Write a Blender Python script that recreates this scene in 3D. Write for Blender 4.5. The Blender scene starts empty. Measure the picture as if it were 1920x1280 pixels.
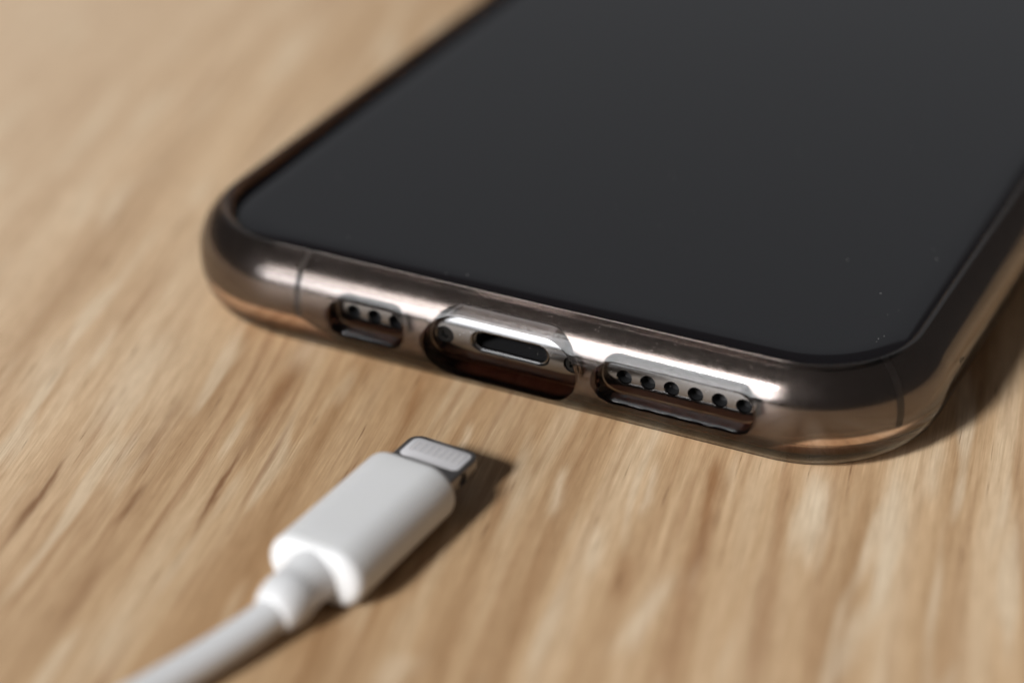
import bpy, bmesh, math, random
from mathutils import Vector, Matrix, noise
random.seed(7)
S = bpy.context.scene
U = 0.001                      # everything below is written in millimetres; the scene is in metres

# ------------------------------------------------------------------ camera
cam_d = bpy.data.cameras.new('camera'); cam = bpy.data.objects.new('camera', cam_d)
S.collection.objects.link(cam); S.camera = cam
c_loc = Vector((78.73828, -155.8373, 107.18123))
c_r = Vector((0.89572405, 0.44452278, -0.00882781)); c_u = Vector((-0.21614595, 0.45271851, 0.86505889))
c_f = Vector((-0.38853489, 0.77294595, -0.50159265))
m = Matrix.Identity(4)
for i in range(3):
    m[i][0] = c_r[i]; m[i][1] = c_u[i]; m[i][2] = -c_f[i]; m[i][3] = c_loc[i] * U
cam.matrix_world = m
cam_d.sensor_fit = 'HORIZONTAL'; cam_d.sensor_width = 36.0; cam_d.lens = 81.373
cam_d.clip_start = 0.005; cam_d.clip_end = 50
cam_d.dof.use_dof = True; cam_d.dof.focus_distance = 0.1978
cam_d.dof.aperture_fstop = 9.2; cam_d.dof.aperture_blades = 9

# ------------------------------------------------------------------ room light
w = bpy.data.worlds.new('World'); S.world = w; w.use_nodes = True
bg = w.node_tree.nodes['Background']; bg.inputs[0].default_value = (1.0, 0.90, 0.84, 1); bg.inputs[1].default_value = 0.075
def lamp(name, loc, target, size, power, color, shape='DISK', size_y=None):
    d = bpy.data.lights.new(name, 'AREA'); d.shape = shape; d.size = size
    if size_y: d.size_y = size_y
    d.energy = power; d.color = color
    o = bpy.data.objects.new(name, d); S.collection.objects.link(o)
    o.location = loc
    o.rotation_euler = (Vector(target) - Vector(loc)).to_track_quat('-Z', 'Y').to_euler()
    return o
L = Vector((-0.48, -1.60, 1.12)).normalized()
lamp('sun_through_window', L * 3.2, (0, 0, 0), 0.52, 122, (1.0, 0.985, 0.96))
def ellipse_lamp(name, az, el, w_, h_, rad):
    az, el = math.radians(az), math.radians(el)
    p_ = Vector((math.sin(az) * math.cos(el), -math.cos(az) * math.cos(el), math.sin(el))) * 2.6
    lamp(name, p_, (0, 0, 0), w_, rad * w_ * h_ * math.pi * .785, (0.96, 0.98, 1.0), 'ELLIPSE', h_)
ellipse_lamp('bright_window', -23, 21, 1.4, 1.6, 2.2)
ellipse_lamp('frame_glare_lamp', -20, 17.5, .95, 1.2, 6.5)  # extra lamp overlapping the one above, added for the glare on the steel
lamp('screen_reflection_lamp', (-1.9, 3.4, 1.98), (0, 0.05, 0), 3.8, 4.7, (0.86, 0.93, 1.0), 'RECTANGLE', 1.9)  # added unseen panel in place of a bright back wall, mirrored in the screen

S.view_settings.view_transform = 'Standard'; S.view_settings.look = 'None'
S.view_settings.exposure = 0.0; S.view_settings.gamma = 1.0
S.cycles.max_bounces = 16; S.cycles.transparent_max_bounces = 24
S.cycles.transmission_bounces = 10; S.cycles.glossy_bounces = 6
S.cycles.sample_clamp_indirect = 6.0

# ------------------------------------------------------------------ helpers
def new_mat(name):
    mt = bpy.data.materials.new(name); mt.use_nodes = True
    return mt, mt.node_tree.nodes, mt.node_tree.links, mt.node_tree.nodes['Principled BSDF']
def simple(name, col, rough=.4, metal=0., spec=.5, coat=0.):
    mt, n, l, p = new_mat(name)
    p.inputs['Base Color'].default_value = (*col, 1); p.inputs['Roughness'].default_value = rough
    p.inputs['Metallic'].default_value = metal; p.inputs['Specular IOR Level'].default_value = spec
    p.inputs['Coat Weight'].default_value = coat
    return mt
def link(name, me, mat, parent=None, smooth=35.):
    """a mesh written in mm becomes one object in metres"""
    for v in me.vertices: v.co *= U
    for p in me.polygons: p.use_smooth = True
    me.set_sharp_from_angle(angle=math.radians(smooth))
    me.name = name
    if mat and not me.materials: me.materials.append(mat)
    o = bpy.data.objects.new(name, me); S.collection.objects.link(o)
    if parent: o.parent = parent
    return o
def bm_mesh(bm, name='m'):
    bmesh.ops.recalc_face_normals(bm, faces=bm.faces)
    me = bpy.data.meshes.new(name); bm.to_mesh(me); bm.free(); return me
def empty(name, loc, label, cat, rot=(0, 0, 0)):
    o = bpy.data.objects.new(name, None); S.collection.objects.link(o)
    o.location = Vector(loc) * U; o.rotation_euler = rot; o.empty_display_size = .01
    o['label'] = label; o['category'] = cat
    return o
def rr_path(W, L_, r, nf=80, ns=30, narc=26):
    """rounded rectangle, front edge at y=0, centred on x: list of (point, outward normal)"""
    out = []
    hw = W / 2
    def line(a, b, nrm, st):
        k = st
        for i in range(k):
            t = i / k; out.append((Vector((a[0] + (b[0] - a[0]) * t, a[1] + (b[1] - a[1]) * t)), Vector(nrm)))
    def arc(cx, cy, a0):
        for i in range(narc):
            a = a0 + math.pi / 2 * i / narc
            n_ = Vector((math.cos(a), math.sin(a))); out.append((Vector((cx, cy)) + n_ * r, n_))
    line((-hw + r, 0), (hw - r, 0), (0, -1), nf)
    arc(hw - r, r, -math.pi / 2)
    line((hw, r), (hw, L_ - r), (1, 0), ns)
    arc(hw - r, L_ - r, 0)
    line((hw - r, L_), (-hw + r, L_), (0, 1), 12)
    arc(-hw + r, L_ - r, math.pi / 2)
    line((-hw, L_ - r), (-hw, r), (-1, 0), ns)
    arc(-hw + r, r, math.pi)
    return out
def sweep(path, prof, closed=False, cap_lo=False, cap_hi=False, y0=0.0):
    """prof: (inset, z) pairs carried round the outline"""
    bm = bmesh.new(); rings = []
    for (p, n_) in path:
        rings.append([bm.verts.new((p.x - n_.x * d, p.y + y0 - n_.y * d, z)) for d, z in prof])
    N = len(rings); K = len(prof)
    for i in range(N):
        a, b = rings[i], rings[(i + 1) % N]
        for k in range(K if closed else K - 1):
            bm.faces.new((a[k], b[k], b[(k + 1) % K], a[(k + 1) % K]))
    if cap_lo: bm.faces.new([r[0] for r in rings][::-1])
    if cap_hi: bm.faces.new([r[-1] for r in rings])
    return bm
def stadium(hw, hh, n=10, r=None):
    """outline in x,z"""
    r = min(hh, hw) if r is None else r
    o = []
    for cx, cz, a0 in ((hw - r, -hh + r, -90), (hw - r, hh - r, 0), (-hw + r, hh - r, 90), (-hw + r, -hh + r, 180)):
        for i in range(n + 1):
            a = math.radians(a0 + 90 * i / n); o.append((cx + r * math.cos(a), cz + r * math.sin(a)))
    return o
def loft(sections, cap0=True, cap1=True):
    """sections: lists of equally many 3-D points"""
    bm = bmesh.new()
    R = [[bm.verts.new(p) for p in s] for s in sections]
    n_ = len(R[0])
    for a, b in zip(R, R[1:]):
        for i in range(n_): bm.faces.new((a[i], a[(i + 1) % n_], b[(i + 1) % n_], b[i]))
    if cap0: bm.faces.new(R[0][::-1])
    if cap1: bm.faces.new(R[-1])
    return bm
def hole_cutter(cx, cz, hw, hh, r, steps, n=10):
    """steps: (y, grow)"""
    return loft([[(cx + x, y, cz + z) for x, z in stadium(hw + g, hh + g, n, r + g)] for y, g in steps])
def boolean(me, cutters, cut_mat=None):
    """subtract cutter bmeshes (mm) from a mesh, return a new mesh"""
    o = bpy.data.objects.new('body_tmp', me); S.collection.objects.link(o); tmp = []
    for c in cutters:
        cm = bm_mesh(c)
        if cut_mat: cm.materials.append(cut_mat)
        co = bpy.data.objects.new('cut_tmp', cm); S.collection.objects.link(co); tmp.append(co)
        md = o.modifiers.new('b', 'BOOLEAN'); md.operation = 'DIFFERENCE'; md.solver = 'EXACT'; md.object = co
        if cut_mat: md.material_mode = 'TRANSFER'
    bpy.context.view_layer.update()
    ev = o.evaluated_get(bpy.context.evaluated_depsgraph_get())
    out = bpy.data.meshes.new_from_object(ev)
    for t in tmp: bpy.data.objects.remove(t)
    bpy.data.objects.remove(o)
    return out

# ------------------------------------------------------------------ materials
def wood_material():
    mt, n, l, p = new_mat('oak veneer')
    def nd(t, **k):
        x = n.new(t)
        for a, b in k.items(): setattr(x, a, b)
        return x
    def mth(op, a, b=None, c=None):
        x = nd('ShaderNodeMath', operation=op)
        for i, v in enumerate((a, b, c)):
            if v is None: continue
            if isinstance(v, (int, float)): x.inputs[i].default_value = v
            else: l.new(v, x.inputs[i])
        return x.outputs[0]
    def ramp(v, pts):
        x = nd('ShaderNodeValToRGB'); e = x.color_ramp.elements
        while len(e) < len(pts): e.new(.5)
        for q, (pos, c) in zip(e, pts): q.position = pos; q.color = (*c, 1) if not isinstance(c, (int, float)) else (c, c, c, 1)
        l.new(v, x.inputs[0]); return x.outputs[0]
    def mix(f, a, b, mode='MIX'):
        x = nd('ShaderNodeMix', data_type='RGBA', blend_type=mode)
        if isinstance(f, (int, float)): x.inputs[0].default_value = f
        else: l.new(f, x.inputs[0])
        for s, v in ((6, a), (7, b)):
            if isinstance(v, tuple): x.inputs[s].default_value = (*v, 1)
            else: l.new(v, x.inputs[s])
        return x.outputs[2]
    tc = nd('ShaderNodeTexCoord')
    mp = nd('ShaderNodeMapping'); l.new(tc.outputs['Object'], mp.inputs[0])
    mp.inputs['Scale'].default_value = (1000, 1000, 1000)          # millimetres
    mp.inputs['Rotation'].default_value = (0, 0, math.radians(-14))
    # slow sideways wander of the grain
    wob = nd('ShaderNodeTexNoise'); wob.inputs['Scale'].default_value = 1.0; wob.inputs['Detail'].default_value = 2
    wm = nd('ShaderNodeMapping'); l.new(mp.outputs[0], wm.inputs[0]); wm.inputs['Scale'].default_value = (.016, .010, 1)
    l.new(wm.outputs[0], wob.inputs['Vector'])
    sx = nd('ShaderNodeSeparateXYZ'); l.new(mp.outputs[0], sx.inputs[0])
    u = mth('ADD', sx.outputs[0], mth('MULTIPLY', mth('SUBTRACT', wob.outputs[0], .5), 6.5))
    v = sx.outputs[1]
    def grain(su, sv, off, detail=3, rough=.55, dist=0.0):
        cb = nd('ShaderNodeCombineXYZ')
        l.new(mth('MULTIPLY_ADD', u, su, off), cb.inputs[0]); l.new(mth('MULTIPLY_ADD', v, sv, off * 1.7), cb.inputs[1])
        t = nd('ShaderNodeTexNoise'); t.inputs['Scale'].default_value = 1; t.inputs['Detail'].default_value = detail
        t.inputs['Roughness'].default_value = rough; t.inputs['Distortion'].default_value = dist
        l.new(cb.outputs[0], t.inputs['Vector']); return t.outputs[0]
    A = grain(.05, .008, 3.1, 2)
    B = grain(.26, .013, 11.3, 3, .5)
    C = grain(.85, .028, 27.7, 3, .55)
    D = grain(5.5, .13, 5.3, 4, .65)
    E_ = grain(.42, .045, 41.9, 1, .5)
    F_ = grain(2.6, .12, 61.3, 2, .5)
    G = grain(.50, .020, 83.3, 2, .45)
    H = grain(1.9, .30, 17.9, 3, .6)
    x0 = sx.outputs[0]                                            # across the grain
    heart = mth('POWER', 2.718, mth('MULTIPLY', mth('POWER', mth('DIVIDE', mth('ADD', x0, 9.0), 17.0), 2.0), -1.0))
    calm = ramp(mth('MULTIPLY_ADD', x0, 1 / 60, 1.25), ((0., .2), (.8, 1.)))     # the sapwood far left is quieter
    base = ramp(B, ((.30, (.480, .308, .168)), (.50, (.650, .460, .280)), (.70, (.735, .565, .380))))
    tone = ramp(A, ((.3, (.90, .88, .86)), (.7, (1.06, 1.07, 1.08))))
    col = mix(1.0, base, tone, 'MULTIPLY')
    sap = ramp(mth('MULTIPLY_ADD', x0, 1 / 60, 1.25), ((0., .85), (.9, 0.)))
    col = mix(sap, col, (.760, .590, .420))
    col = mix(mth('MULTIPLY', mth('MULTIPLY', ramp(C, ((.37, 1.), (.50, 0.))), .33), calm), col, (.360, .195, .092))
    col = mix(mth('MULTIPLY', ramp(E_, ((.58, 0.), (.70, 1.))), .70), col, (.780, .640, .465))                    # pale ray flecks
    col = mix(mth('MULTIPLY', mth('MULTIPLY', ramp(G, ((.27, 1.), (.36, 0.))), .55), calm), col, (.270, .115, .044))   # strong red brown streaks
    col = mix(mth('MULTIPLY', heart, .62), col, mix(1.0, col, (.62, .545, .45), 'MULTIPLY'))                        # darker heartwood band
    # single growth streaks and ray flecks: across, along, half length, slant, half width, strength, kind
    STREAKS = [
        (-20.58, -18.67, 6.05, 0.002, 0.22, 0.9, 0), (-20.19, -5.83, 8.08, 0.051, 0.7, 0.5, 0), (-34.85, -24.19, 7.05, 0.024, 0.3, 0.6, 0), (-27.05, -22.13, 2.98, 0.048, 0.25, 0.65, 0),
        (-34.81, -22.3, 4.85, -0.009, 0.26, 0.55, 0), (19.65, -10.44, 4.65, -0.042, 0.55, 0.75, 1), (19.77, -18.07, 4.58, -0.012, 0.65, 0.7, 1), (19.71, -29.36, 8.63, 0.001, 1.0, 0.5, 1),
        (25.73, -13.64, 7.25, -0.024, 0.6, 0.45, 1), (26.12, -27.87, 8.4, -0.03, 0.9, 0.45, 1), (14.46, -24.03, 3.19, -0.008, 0.7, 0.45, 1), (44.67, -8.72, 10.69, -0.047, 0.5, 0.4, 1),
        (-8.29, -1.49, 4.3, -0.009, 0.5, 0.5, 1), (-28.52, -11.63, 6.31, 0.019, 0.8, 0.35, 0), (-10.61, -13.99, 5.11, 0.067, 0.4, 0.35, 0), (2.4, -12.54, 5.35, -0.082, 0.7, 0.3, 1),
        (-20.4, -4.17, 5.1, 0.031, 0.9, 0.35, 1), (-26.3, -35.29, 4.7, 0.017, 0.7, 0.35, 0), (17.07, -28.39, 5.2, 0.227, 0.9, 0.6, 2), (34.46, -14.35, 10.03, -0.007, 0.8, 0.6, 2),
        (28.4, -10.84, 4.74, -0.078, 1.1, 0.65, 2), (32.6, -29.07, 5.12, 0.166, 1.0, 0.55, 2), (11.68, -20.91, 3.28, -0.042, 0.7, 0.5, 2), (7.2, -13.24, 3.55, -0.027, 0.5, 0.5, 2),
        (-19.86, 8.6, 6.79, 0.039, 1.3, 0.4, 2), (-33.73, -3.51, 7.8, -0.015, 1.6, 0.4, 2), (-42.18, -2.96, 5.23, -0.083, 1.5, 0.4, 2), (0.07, -39.35, 2.2, 0.143, 1.2, 0.4, 2),
        (14.51, -11.32, 4.02, -0.013, 0.45, 0.5, 2), (37.51, -3.69, 4.6, 0.02, 0.6, 0.5, 2), (-2.22, -7.65, 2.83, -0.055, 0.4, 0.4, 2),
    ]
    jit = mth('MULTIPLY', mth('SUBTRACT', grain(.9, .16, 71.3, 2), .5), 1.1)
    for u0, v0, hl, sl, wd, stg, kd in STREAKS:
        dv = mth('SUBTRACT', v, v0)
        du = mth('SUBTRACT', mth('ADD', mth('SUBTRACT', x0, u0), jit), mth('MULTIPLY', dv, sl))
        q = mth('ADD', mth('POWER', mth('ABSOLUTE', mth('DIVIDE', du, wd)), 2.0), mth('POWER', mth('ABSOLUTE', mth('DIVIDE', dv, hl)), 4.0))
        msk = mth('MULTIPLY', mth('POWER', 2.718, mth('MULTIPLY', q, -1.0)), stg)
        col = mix(msk, col, ((.210, .100, .045), (.300, .140, .055), (.790, .660, .490))[int(kd)])
    fib = ramp(D, ((.3, (.80, .76, .72)), (.7, (1.10, 1.11, 1.13))))
    col = mix(.8, col, fib, 'MULTIPLY')
    col = mix(.5, col, ramp(H, ((.35, (.84, .80, .76)), (.65, (1.08, 1.08, 1.09)))), 'MULTIPLY')
    pore = ramp(F_, ((.65, 0.), (.73, 1.)))
    pfin = mth('MULTIPLY', pore, ramp(D, ((.40, 1.), (.54, 0.))))
    col = mix(mth('MULTIPLY', pfin, .8), col, (.150, .066, .028))
    l.new(col, p.inputs['Base Color'])
    p.inputs['Roughness'].default_value = .5; p.inputs['Specular IOR Level'].default_value = .3
    h = mth('SUBTRACT', mth('MULTIPLY', D, .6), mth('MULTIPLY', pfin, .8))
    b = nd('ShaderNodeBump'); b.inputs['Strength'].default_value = .35; b.inputs['Distance'].default_value = .00012
    l.new(h, b.inputs['Height']); l.new(b.outputs[0], p.inputs['Normal'])
    return mt
def steel_material():
    mt, n, l, p = new_mat('polished steel frame')
    p.inputs['Base Color'].default_value = (.185, .182, .184, 1); p.inputs['Metallic'].default_value = 1
    tc = n.new('ShaderNodeTexCoord'); t = n.new('ShaderNodeTexNoise'); t.inputs['Scale'].default_value = 900; t.inputs['Detail'].default_value = 4
    l.new(tc.outputs['Object'], t.inputs['Vector'])
    r = n.new('ShaderNodeMapRange'); r.inputs[1].default_value = .3; r.inputs[2].default_value = .7; r.inputs[3].default_value = .14; r.inputs[4].default_value = .20
    l.new(t.outputs[0], r.inputs[0]); l.new(r.outputs[0], p.inputs['Roughness'])
    return mt
def case_material():
    """clear plastic: passes light with a faint amber tint, reflects by Fresnel"""
    mt, n, l, p = new_mat('clear amber tinted plastic'); n.remove(p)
    out = n['Material Output']
    tr = n.new('ShaderNodeBsdfTransparent'); tr.inputs[0].default_value = (.99, .97, .95, 1)
    rf = n.new('ShaderNodeBsdfRefraction'); rf.inputs['Color'].default_value = (.99, .97, .95, 1); rf.inputs['IOR'].default_value = 1.45; rf.inputs['Roughness'].default_value = .03
    gl = n.new('ShaderNodeBsdfGlossy'); tc = n.new('ShaderNodeTexCoord'); t = n.new('ShaderNodeTexNoise'); t.inputs['Scale'].default_value = 3500; t.inputs['Detail'].default_value = 3; l.new(tc.outputs['Object'], t.inputs['Vector'])
    r = n.new('ShaderNodeMapRange'); r.inputs[1].default_value = .35; r.inputs[2].default_value = .7; r.inputs[3].default_value = .06; r.inputs[4].default_value = .16; l.new(t.outputs[0], r.inputs[0]); l.new(r.outputs[0], gl.inputs['Roughness'])
    gl.inputs['Color'].default_value = (1, 1, 1, 1)
    ce = n.new('ShaderNodeAttribute'); ce.attribute_name = 'cut_shade'  # dark inner reflection and shade of the cutout walls, painted as tint
    cx = n.new('ShaderNodeMix'); cx.data_type = 'RGBA'; l.new(ce.outputs['Fac'], cx.inputs[0])
    cx.inputs[6].default_value = (.985, .965, .945, 1); cx.inputs[7].default_value = (.34, .245, .25, 1)
    l.new(cx.outputs[2], tr.inputs[0]); l.new(cx.outputs[2], rf.inputs['Color'])
    fr = n.new('ShaderNodeFresnel'); fr.inputs[0].default_value = 1.45
    m0 = n.new('ShaderNodeMixShader'); m0.inputs[0].default_value = .94
    l.new(tr.outputs[0], m0.inputs[1]); l.new(rf.outputs[0], m0.inputs[2])
    m1 = n.new('ShaderNodeMixShader'); l.new(fr.outputs[0], m1.inputs[0]); l.new(m0.outputs[0], m1.inputs[1]); l.new(gl.outputs[0], m1.inputs[2])
    at = n.new('ShaderNodeAttribute'); at.attribute_name = 'cling'     # faces pressed flat on the phone: no air gap, no reflection
    tc2 = n.new('ShaderNodeBsdfTransparent')
    m2 = n.new('ShaderNodeMixShader'); 
    def mt2(op, a_, b_, c_=None, cl=False):
        q = n.new('ShaderNodeMath'); q.operation = op; q.use_clamp = cl
        for i_, v_ in enumerate((a_, b_, c_)):
            if v_ is None: continue
            if isinstance(v_, (int, float)): q.inputs[i_].default_value = v_
            else: l.new(v_, q.inputs[i_])
        return q.outputs[0]
    sp = n.new('ShaderNodeSeparateXYZ'); l.new(tc.outputs['Object'], sp.inputs[0])
    k_ = mt2('MINIMUM', mt2('MULTIPLY_ADD', sp.outputs[0], 1 / .0035, 21.0 / 3.5, True), mt2('MULTIPLY_ADD', sp.outputs[0], -1 / .0045, 28.5 / 4.5, True))
    thr = mt2('MULTIPLY_ADD', k_, -.0018, .0037)                      # tight above this height, lower round the cutouts
    tight = mt2('MULTIPLY_ADD', mt2('SUBTRACT', sp.outputs[2], thr), 1 / .0003, .5, True)
    l.new(mt2('MULTIPLY', at.outputs['Fac'], tight), m2.inputs[0]); l.new(m1.outputs[0], m2.inputs[1]); l.new(tc2.outputs[0], m2.inputs[2])
    l.new(m2.outputs[0], out.inputs[0])
    va = n.new('ShaderNodeVolumeAbsorption'); va.inputs['Color'].default_value = (.62, .24, .06, 1); va.inputs['Density'].default_value = 105
    l.new(va.outputs[0], out.inputs['Volume'])                     # smoky rose body colour
    return mt
def glass_material():
    mt, n, l, p = new_mat('black glass screen')
    p.inputs['Base Color'].default_value = (.0055, .0052, .0068, 1); p.inputs['Specular IOR Level'].default_value = .5
    tc = n.new('ShaderNodeTexCoord'); t = n.new('ShaderNodeTexNoise'); t.inputs['Scale'].default_value = 60; t.inputs['Detail'].default_value = 5
    l.new(tc.outputs['Object'], t.inputs['Vector'])
    r = n.new('ShaderNodeMapRange'); r.inputs[1].default_value = .35; r.inputs[2].default_value = .7; r.inputs[3].default_value = .05; r.inputs[4].default_value = .12
    l.new(t.outputs[0], r.inputs[0]); l.new(r.outputs[0], p.inputs['Roughness'])
    return mt
M_wood = wood_material(); M_steel = steel_material(); M_case = case_material(); M_glass = glass_material(); M_cling = simple('cling mask', (1, 1, 1)); M_cut = simple('cut edge', (1, 1, 1))
M_black = simple('matt black plastic', (.008, .008, .009), .5)
M_screw = simple('dark steel screw', (.03, .03, .03), .45, metal=1)
M_liner = simple('dark socket lining', (.015, .015, .016), .3, spec=.4)
M_band = simple('dark antenna plastic', (.03, .03, .032), .45)
M_mesh = simple('black speaker gauze', (.006, .006, .007), .6)
M_back = simple('dark back glass', (.02, .02, .022), .1)
M_white = simple('white cable plastic', (.68, .69, .705), .4, spec=.3)
M_white.node_tree.nodes['Principled BSDF'].inputs['Subsurface Weight'].default_value = .15
M_white.node_tree.nodes['Principled BSDF'].inputs['Subsurface Radius'].default_value = (.002, .002, .0016)
M_cord = simple('white soft cord', (.65, .66, .68), .5, spec=.35)
M_tab = simple('brushed plug metal', (.30, .285, .28), .42, metal=1)
M_inlay = simple('pale plug inlay', (.61, .61, .64), .45)
M_pad = simple('silver contact pad', (.62, .61, .63), .45, metal=.1)
M_gap = simple('grey contact gap', (.36, .36, .38), .6)
M_dust = simple('pale dust', (.42, .41, .40), .8)

# ------------------------------------------------------------------ the table
bm = bmesh.new()
bmesh.ops.create_cube(bm, size=1)
for v in bm.verts: v.co = Vector((v.co.x * 1300 - 60, v.co.y * 800 + 120, v.co.z * 25 - 12.5))
bmesh.ops.bevel(bm, geom=[e for e in bm.edges], offset=2, segments=3, affect='EDGES')
tab = link('table_top', bm_mesh(bm), M_wood); tab['kind'] = 'structure'

# ------------------------------------------------------------------ the phone
PW, PL, PR = 70.9, 143.6, 11.2
Z0, Z1 = 1.3, 9.0; ZC = (Z0 + Z1) / 2
phone = empty('smartphone', (0, PL / 2, Z0), 'dark smartphone lying face up inside the clear case, screen off', 'phone')
Oph = Vector((0, PL / 2, Z0))
def ph(name, me, mat, smooth=35., parent=phone):
    for v in me.vertices: v.co -= Oph
    return link(name, me, mat, parent, smooth)
def prof_pt(phi, a=3.8, b=3.85, e=2.0):
    c, s = math.cos(phi), math.sin(phi)
    return (a * (1 - abs(c) ** (2 / e)), ZC + b * math.copysign(abs(s) ** (2 / e), s))
F_HI = math.radians(63)
pf = [prof_pt(-F_HI + 2 * F_HI * i / 26) for i in range(27)]
inner = [(5.0, pf[-1][1]), (5.0, pf[0][1])]
path = rr_path(PW, PL, PR, nf=88)
frame = bm_mesh(sweep(path, pf + inner, closed=True))
cut = [hole_cutter(.15, 5.22, 3.72, 1.02, 1.02, ((-1, .16), (.03, .16), (.16, .02), (.3, 0), (6, 0)), 10)]
HX = [11.1 + 2.19 * i for i in range(6)] + [-11.2 - 2.15 * i for i in range(3)]
HR = .66
for x in HX:
    cut.append(hole_cutter(x, 5.16, HR, HR, HR, ((-1, .06), (.02, .06), (.1, 0), (6, 0)), 6))
for x in (-6.25, 6.25):
    cut.append(hole_cutter(x, 5.1, .82, .82, .82, ((-1, .08), (.02, .08), (.1, 0), (.55, 0), (.56, -.02)), 8))
frame = boolean(frame, cut)
ph('frame', frame, M_steel, 30)
# front glass with its rounded rim, back glass
g0 = pf[-1]
gp = [(g0[0] + .17, g0[1] - .7), (g0[0] + .05, g0[1] + .02)]
for i in range(1, 15):
    t = i / 14                                   # steep at the frame, easing into the flat over 3 mm
    gp.append((g0[0] + .05 + 3.3 * t, g0[1] + .02 + (Z1 - g0[1] - .02) * (1 - (1 - t) ** 2.6)))
gp.append((gp[-1][0] + .6, Z1 + .0005))
ph('screen', bm_mesh(sweep(path, gp, cap_hi=True)), M_glass, 40)
gb = [(d, 2 * ZC - z) for d, z in gp][::-1]
ph('back_glass', bm_mesh(sweep(path, gb, cap_lo=True)), M_back, 40)
# socket: dark tub with a tongue of contacts far inside
tub = loft([[(.15 + x, y, 5.22 + z) for x, z in stadium(3.70, 1.0, 10)] for y in (.5, 5.9)], cap0=False)
port = ph('charging_port', bm_mesh(tub), M_liner)
lip_o = [[(.15 + x, y, 5.22 + z) for x, z in stadium(3.72 + g, 1.02 + g, 12, 1.02 + g)] for y, g in ((.42, -.0), (.30, -.06), (.34, -.18), (.6, -.2))]
ph('port_rim', bm_mesh(loft(lip_o, False, False)), M_steel, parent=phone)
for x in HX:
    t = loft([[(x + a, y, 5.16 + b) for a, b in stadium(HR - .02, HR - .02, 6, HR - .02)] for y in (.25, 1.1)], cap0=False)
    ph('speaker_hole' if x > 0 else 'microphone_hole', bm_mesh(t), M_mesh)
for x in (-6.25, 6.25):
    # five lobed screw head
    s = []
    for y, k in ((.5, 1.0), (.2, 1.0), (.14, .92)):
        s.append([(x + .78 * k * math.cos(math.tau * i / 30), y, 5.1 + .78 * k * math.sin(math.tau * i / 30)) for i in range(30)])
    for y, k in ((.14, .52), (.42, .48)):
        s.append([(x + k * (.78 + .16 * math.cos(5 * math.tau * i / 30)) * math.cos(math.tau * i / 30), y, 5.1 + k * (.78 + .16 * math.cos(5 * math.tau * i / 30)) * math.sin(math.tau * i / 30)) for i in range(30)])
    ph('screw', bm_mesh(loft(s, cap0=False)), M_screw, 40)
# antenna bands: thin strips let into the frame
def band(i0, tw):
    bp = [(d - .012, z) for d, z in pf] + [(pf[-1][0] + .4, pf[-1][1] - .1), (pf[0][0] + .4, pf[0][1] + .1)]
    bm = bmesh.new(); R = []
    p, n_ = i0; t = Vector((-n_.y, n_.x))
    for s in (-tw / 2, tw / 2):
        R.append([bm.verts.new((p.x + t.x * s - n_.x * d, p.y + t.y * s - n_.y * d, z)) for d, z in bp])
    for k in range(len(bp)): bm.faces.new((R[0][k], R[1][k], R[1][(k + 1) % len(bp)], R[0][(k + 1) % len(bp)]))
    bm.faces.new(R[0]); bm.faces.new(R[1][::-1])
    ph('antenna_band', bm_mesh(bm), M_band, 30)
band((Vector((-21.05, 0)), Vector((0, -1))), .62)
t_ = math.radians(-33)
band((Vector((PW / 2 - PR + PR * math.cos(t_), PR + PR * math.sin(t_))), Vector((math.cos(t_), math.sin(t_)))), .7)

# ------------------------------------------------------------------ the clear case
CW, CL, CR, CY = 73.0, 143.6 + 1.65 + 1.05, 12.3, -1.65
co = [(3.3, 0.04), (2.75, .07), (2.35, .22), (2.2, .48), (2.0, .62), (1.35, 1.05), (.78, 1.75), (.38, 2.6), (.12, 3.6), (.01, 4.6), (0, 5.4), (.1, 6.4), (.36, 7.35),
      (.78, 8.15), (1.3, 8.8), (1.85, 9.28), (2.3, 9.56), (2.62, 9.68), (2.95, 9.66), (3.2, 9.5), (3.32, 9.28), (3.3, 9.06)]
ci = []
for i in range(19):
    ph_ = math.radians(70) - math.radians(160) * i / 18
    d, z = prof_pt(max(ph_, -math.pi / 2))
    ci.append((d - .10, z + (.03 if ph_ > 0 else -.04)))
ci[0] = (2.2, ci[0][1])
ci.append((5.2, Z0 - .04))
cpath = rr_path(CW, CL, CR, nf=88)
def sweep_case():
    bm = bmesh.new(); prof = co + ci; rings = []
    for (p, n_), (q, k_) in zip(cpath, path):
        rings.append([bm.verts.new((p.x - n_.x * d, p.y + CY - n_.y * d, z)) for d, z in co] + [bm.verts.new((q.x - k_.x * d, q.y - k_.y * d, z)) for d, z in ci])
    N = len(rings); K = len(prof)
    for i in range(N):
        a, b = rings[i], rings[(i + 1) % N]
        for k in range(K - 1):
            bm.faces.new((a[k], b[k], b[k + 1], a[k + 1])).material_index = 1 if k >= len(co) else 0
    bm.faces.new([r[0] for r in rings][::-1]); bm.faces.new([r[-1] for r in rings])
    me = bm_mesh(bm); me.materials.append(M_case); me.materials.append(M_cling)
    return me
def flare(r, y0=CY):
    q = [(y0 + r - r * math.cos(t), r - r * math.sin(t)) for t in (math.pi / 2 * i / 9 for i in range(10))]
    return [(-6, r)] + q + [(1.3, 0), (3.2, 0)]
cuts = [hole_cutter(-.25, 4.72, 7.35, 3.12, 3.1, flare(.4), 18),
        hole_cutter(-13.5, 5.1, 3.65, 1.75, 1.4, flare(.5), 10),
        hole_cutter(16.2, 5.25, 7.1, 1.95, 1.65, flare(.55), 12)]
cm = boolean(sweep_case(), cuts, M_cut)
cut_i = [i for i, m_ in enumerate(cm.materials) if m_ and m_.name.startswith('cut edge')]
edge = cm.attributes.new('cut_shade', 'FLOAT', 'FACE')
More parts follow.
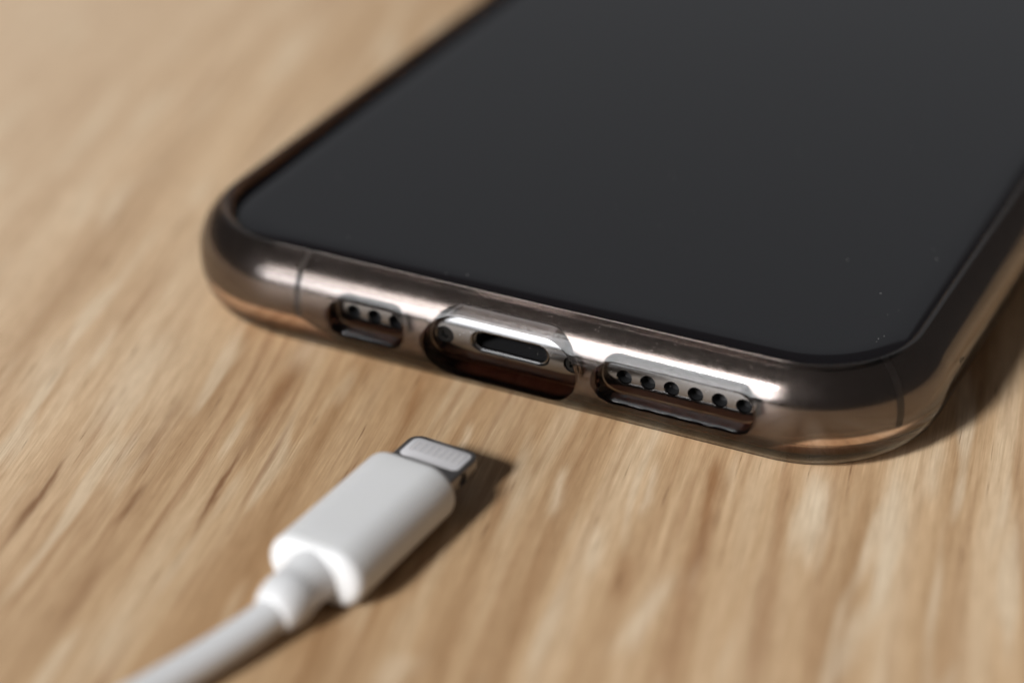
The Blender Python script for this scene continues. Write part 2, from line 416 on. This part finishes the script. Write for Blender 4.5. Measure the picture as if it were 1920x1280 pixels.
mask = cm.attributes.new('cling', 'FLOAT', 'FACE')
for p in cm.polygons:
    edge.data[p.index].value = float(p.material_index in cut_i)
    mask.data[p.index].value = float(p.material_index == 1); p.material_index = 0
0 and print('cut faces', cut_i, sum(e.value for e in edge.data), sum(e.value for e in mask.data))
cm.materials.clear()
case = link('phone_case', cm, M_case, None, 30)
case['label'] = 'clear glossy phone case wrapped round the dark phone, with three cutouts along its front edge'
case['category'] = 'phone case'

# ------------------------------------------------------------------ the charging cable
HH = 5.128; ZP = HH / 2 + .02
cable = empty('charging_cable', (.94, -13.35, 0), 'white charging cable with its metal tipped plug lying loose in front of the phone', 'cable', (0, 0, -.062))
ROLL = Matrix.Rotation(.012, 4, 'Y')
def cb(name, me, mat, smooth=40., parent=None):
    for v in me.vertices: v.co = ROLL @ v.co; v.co.z += ZP
    return link(name, me, mat, parent or cable, smooth)
def ring_xz(y, hw, hh, n=12, r=None): return [(x, y, z) for x, z in stadium(hw, hh, n, r)]
def cap_profile(y0, y1, hw, hh, r, n=7, ra=None):
    """body with edges rounded by r at both ends"""
    s = []
    for i in range(n + 1):
        a = math.pi / 2 * i / n; g = -r * (1 - math.sin(a)); s.append(ring_xz(y0 - r * (1 - math.cos(a)) if y1 < y0 else y0, hw + g, hh + g, 14))
    for k in range(1, 6):
        t = k / 6; s.append(ring_xz(y0 - r + (y1 + r - y0 + r) * t, hw, hh, 14))
    for i in range(n + 1):
        a = math.pi / 2 * i / n; g = -r * (1 - math.cos(a)); s.append(ring_xz(y1 + r * (1 - math.sin(a)), hw + g, hh + g, 14))
    return s
def body_sections(y0, y1, hw, hh, rf, rb, n=8):
    s = []
    for i in range(n + 1):
        a = math.pi / 2 * i / n; s.append(ring_xz(y0 - rf * (1 - math.cos(a)), hw - rf * (1 - math.sin(a)), hh - rf * (1 - math.sin(a)), 14))
    for k in range(1, 6): s.append(ring_xz(y0 - rf + (y1 + rb - y0 + rf) * k / 6, hw, hh, 14))
    for i in range(n + 1):
        a = math.pi / 2 * i / n; s.append(ring_xz(y1 + rb * (1 - math.sin(a)), hw - rb * (1 - math.cos(a)), hh - rb * (1 - math.cos(a)), 14))
    return s
cb('plug_body', bm_mesh(loft(body_sections(-5.33, -20.0, 4.30, HH / 2, .7, .95))), M_white, 60)
# metal tab: flat, round nosed in plan, recess on top for the inlay
def plan(hw, y0, y1, r, n=8):
    o = [(-hw, y0), (hw, y0)]
    for i in range(n + 1):
        a = math.pi / 2 * i / n; o.append((hw - r + r * math.cos(a), y1 - r + r * math.sin(a)))
    for i in range(n + 1):
        a = math.pi / 2 + math.pi / 2 * i / n; o.append((-hw + r + r * math.cos(a), y1 - r + r * math.sin(a)))
    return o
def rrplan(hw, y0, y1, r, n=8):
    o = []
    for cx, cy, a0 in ((hw - r, y0 + r, -90), (hw - r, y1 - r, 0), (-hw + r, y1 - r, 90), (-hw + r, y0 + r, 180)):
        for i in range(n + 1):
            a = math.radians(a0 + 90 * i / n); o.append((cx + r * math.cos(a), cy + r * math.sin(a)))
    return o
TW, TH = 3.3, .76
tabs = [[(x, y, z) for x, y in plan(TW - g, -6.6, .2 - g, 1.15 - g * .5)] for z, g in
        ((-TH, .3), (-TH + .1, .1), (-TH + .28, 0), (TH - .22, 0), (TH - .08, .05), (TH, .16))]
tabm = bm_mesh(loft(tabs))
inl = rrplan(2.83, -3.25, -.28, .62)
rec = loft([[(x, y, z) for x, y in inl] for z in (TH - .12, TH + 1)])
dim = []
for sx in (-1, 1):
    dim.append(loft([[(sx * (TW + .45 - q), -2.9 + .62 * math.cos(math.tau * i / 16), .62 * math.sin(math.tau * i / 16)) for i in range(16)][::sx] for q in (0, .45, .8)]))
tabm = boolean(tabm, [rec] + dim)
tabo = cb('connector_tab', tabm, M_tab, 35)
il = [(x, y) for x, y in rrplan(2.81, -3.23, -.30, .60)]
il2 = [(x, y) for x, y in rrplan(2.75, -3.17, -.36, .54)]
inlay = cb('contact_plate', bm_mesh(loft([[(x, y, TH - .11) for x, y in il], [(x, y, TH - .02) for x, y in il], [(x, y, TH + .015) for x, y in il2]])), M_inlay, 35, tabo)
pad0 = None
for k in range(8):
    x0 = -2.15 + 4.3 * k / 7
    if pad0 is None:
        s = [[(x0 + a, b, TH + z) for a, b in rrplan(.225 + g, -2.3, -.75, .2 + g, 5)] for z, g in ((0, 0), (.018, 0), (.019, -.055), (.03, -.065), (.032, -.09))]
        pm = bm_mesh(loft(s)); pm.materials.append(M_pad); pm.materials.append(M_gap)
        for p in pm.polygons:
            if len(p.vertices) == 4 and max(pm.vertices[i].co.z for i in p.vertices) < TH + .0195: p.material_index = 1
        pad0 = cb('contact_pad', pm, M_pad, 35, tabo)
    else:
        c = pad0.copy(); S.collection.objects.link(c); c.parent = tabo
        c.location = (ROLL @ Vector((4.3 * k / 7, 0, 0))) * U
# strain relief: neck narrowing from the body to a collar
def tube_sections(pts, n=28):
    s = []
    for c, d, rr in pts:
        d = d.normalized(); up = Vector((0, 0, 1)); r_ = d.cross(up).normalized(); u_ = r_.cross(d)
        s.append([tuple(c + (r_ * math.cos(math.tau * i / n) + u_ * math.sin(math.tau * i / n)) * rr) for i in range(n)])
    return s
dn = Vector((-.03, -1, -.05))
neck = []
for y, rr, dz in ((-19.3, 2.25, 0), (-20.3, 2.18, -.02), (-21.2, 2.08, -.07), (-21.9, 2.03, -.1), (-22.3, 2.06, -.13), (-22.7, 2.14, -.15), (-23.1, 2.17, -.17), (-23.6, 2.14, -.19), (-24.1, 2.08, -.21), (-24.6, 1.95, -.23), (-25.0, 1.78, -.25), (-25.3, 1.58, -.27), (-25.45, 1.4, -.28)):
    neck.append((Vector((0, y, dz)), dn, rr))
cb('strain_relief', bm_mesh(loft(tube_sections(neck))), M_cord, 50)
cp = []
def bez(a, b, c, d, t): return a * (1 - t) ** 3 + b * 3 * t * (1 - t) ** 2 + c * 3 * t * t * (1 - t) + d * t ** 3
A0, A1, A2, A3 = Vector((0, -24.9, -.26)), Vector((-.75, -29.5, -.8)), Vector((-3.4, -39, -1.1)), Vector((-9, -56, -1.15))
B1, B2, B3 = Vector((-16, -77, -1.15)), Vector((-60, -110, -1.15)), Vector((-140, -112, -1.15))
NP = 60
pts = [bez(A0, A1, A2, A3, i / NP) for i in range(NP)] + [bez(A3, B1, B2, B3, i / NP) for i in range(NP + 1)]
cs = [(p, (pts[min(i + 1, len(pts) - 1)] - pts[max(i - 1, 0)]), 1.38) for i, p in enumerate(pts)]
cb('cord', bm_mesh(loft(tube_sections(cs))), M_cord, 60)

# small dark print on the right flank of the case
cu = bpy.data.curves.new('print', 'FONT'); cu.body = 'Su'; cu.size = 1.3; cu.extrude = .008
to = bpy.data.objects.new('print_tmp', cu); S.collection.objects.link(to); bpy.context.view_layer.update()
tm = bpy.data.meshes.new_from_object(to.evaluated_get(bpy.context.evaluated_depsgraph_get())); bpy.data.objects.remove(to)
for v in tm.vertices: v.co = Vector((CW / 2 - .02 + v.co.z, 13.6 + v.co.x, 5.3 + v.co.y))
link('printed_mark', tm, M_black, case)

# ------------------------------------------------------------------ dust
bm = bmesh.new()
def speck(x, y, z, r):
    mm = Matrix.Translation((x, y, z)) @ Matrix.Rotation(random.random() * 6, 4, 'Z')
    bmesh.ops.create_icosphere(bm, subdivisions=1, radius=r, matrix=mm @ Matrix.Diagonal((1, random.uniform(.5, 1.), .5, 1)))
for _ in range(24):
    speck(random.uniform(-30, 31), abs(random.gauss(0, 30)) + 3.5, Z1 + .01, random.choice((.025, .03, .04, .05)))
for _ in range(6):                                             # lint along the right rim of the glass
    speck(random.uniform(29.5, 31.5), random.uniform(7, 26), Z1 + .02, random.choice((.03, .04, .06)))
def outer_at(z):
    for (d0, z0), (d1, z1) in zip(co, co[1:]):
        if z0 <= z <= z1: return d0 + (d1 - d0) * (z - z0) / (z1 - z0)
    return 0
for _ in range(150):                                            # grit on the front of the case
    x = random.gauss(8, 11); z = random.uniform(6.4, 9.5)
    if abs(x) < 24: speck(x, CY + outer_at(z) - .004, z, random.choice((.018, .022, .03, .04)))
for _ in range(90):                                             # lint caught in the speaker cutout
    x = random.gauss(12.5, 2.6)
    if 10 < x < 22: speck(x, random.uniform(-.5, .3), 3.28, random.choice((.02, .03, .045)))
me = bm_mesh(bm)
dust = link('dust', me, M_dust); dust['kind'] = 'stuff'
dust['label'] = 'pale dust specks scattered over the black screen and the clear case'; dust['category'] = 'dust'
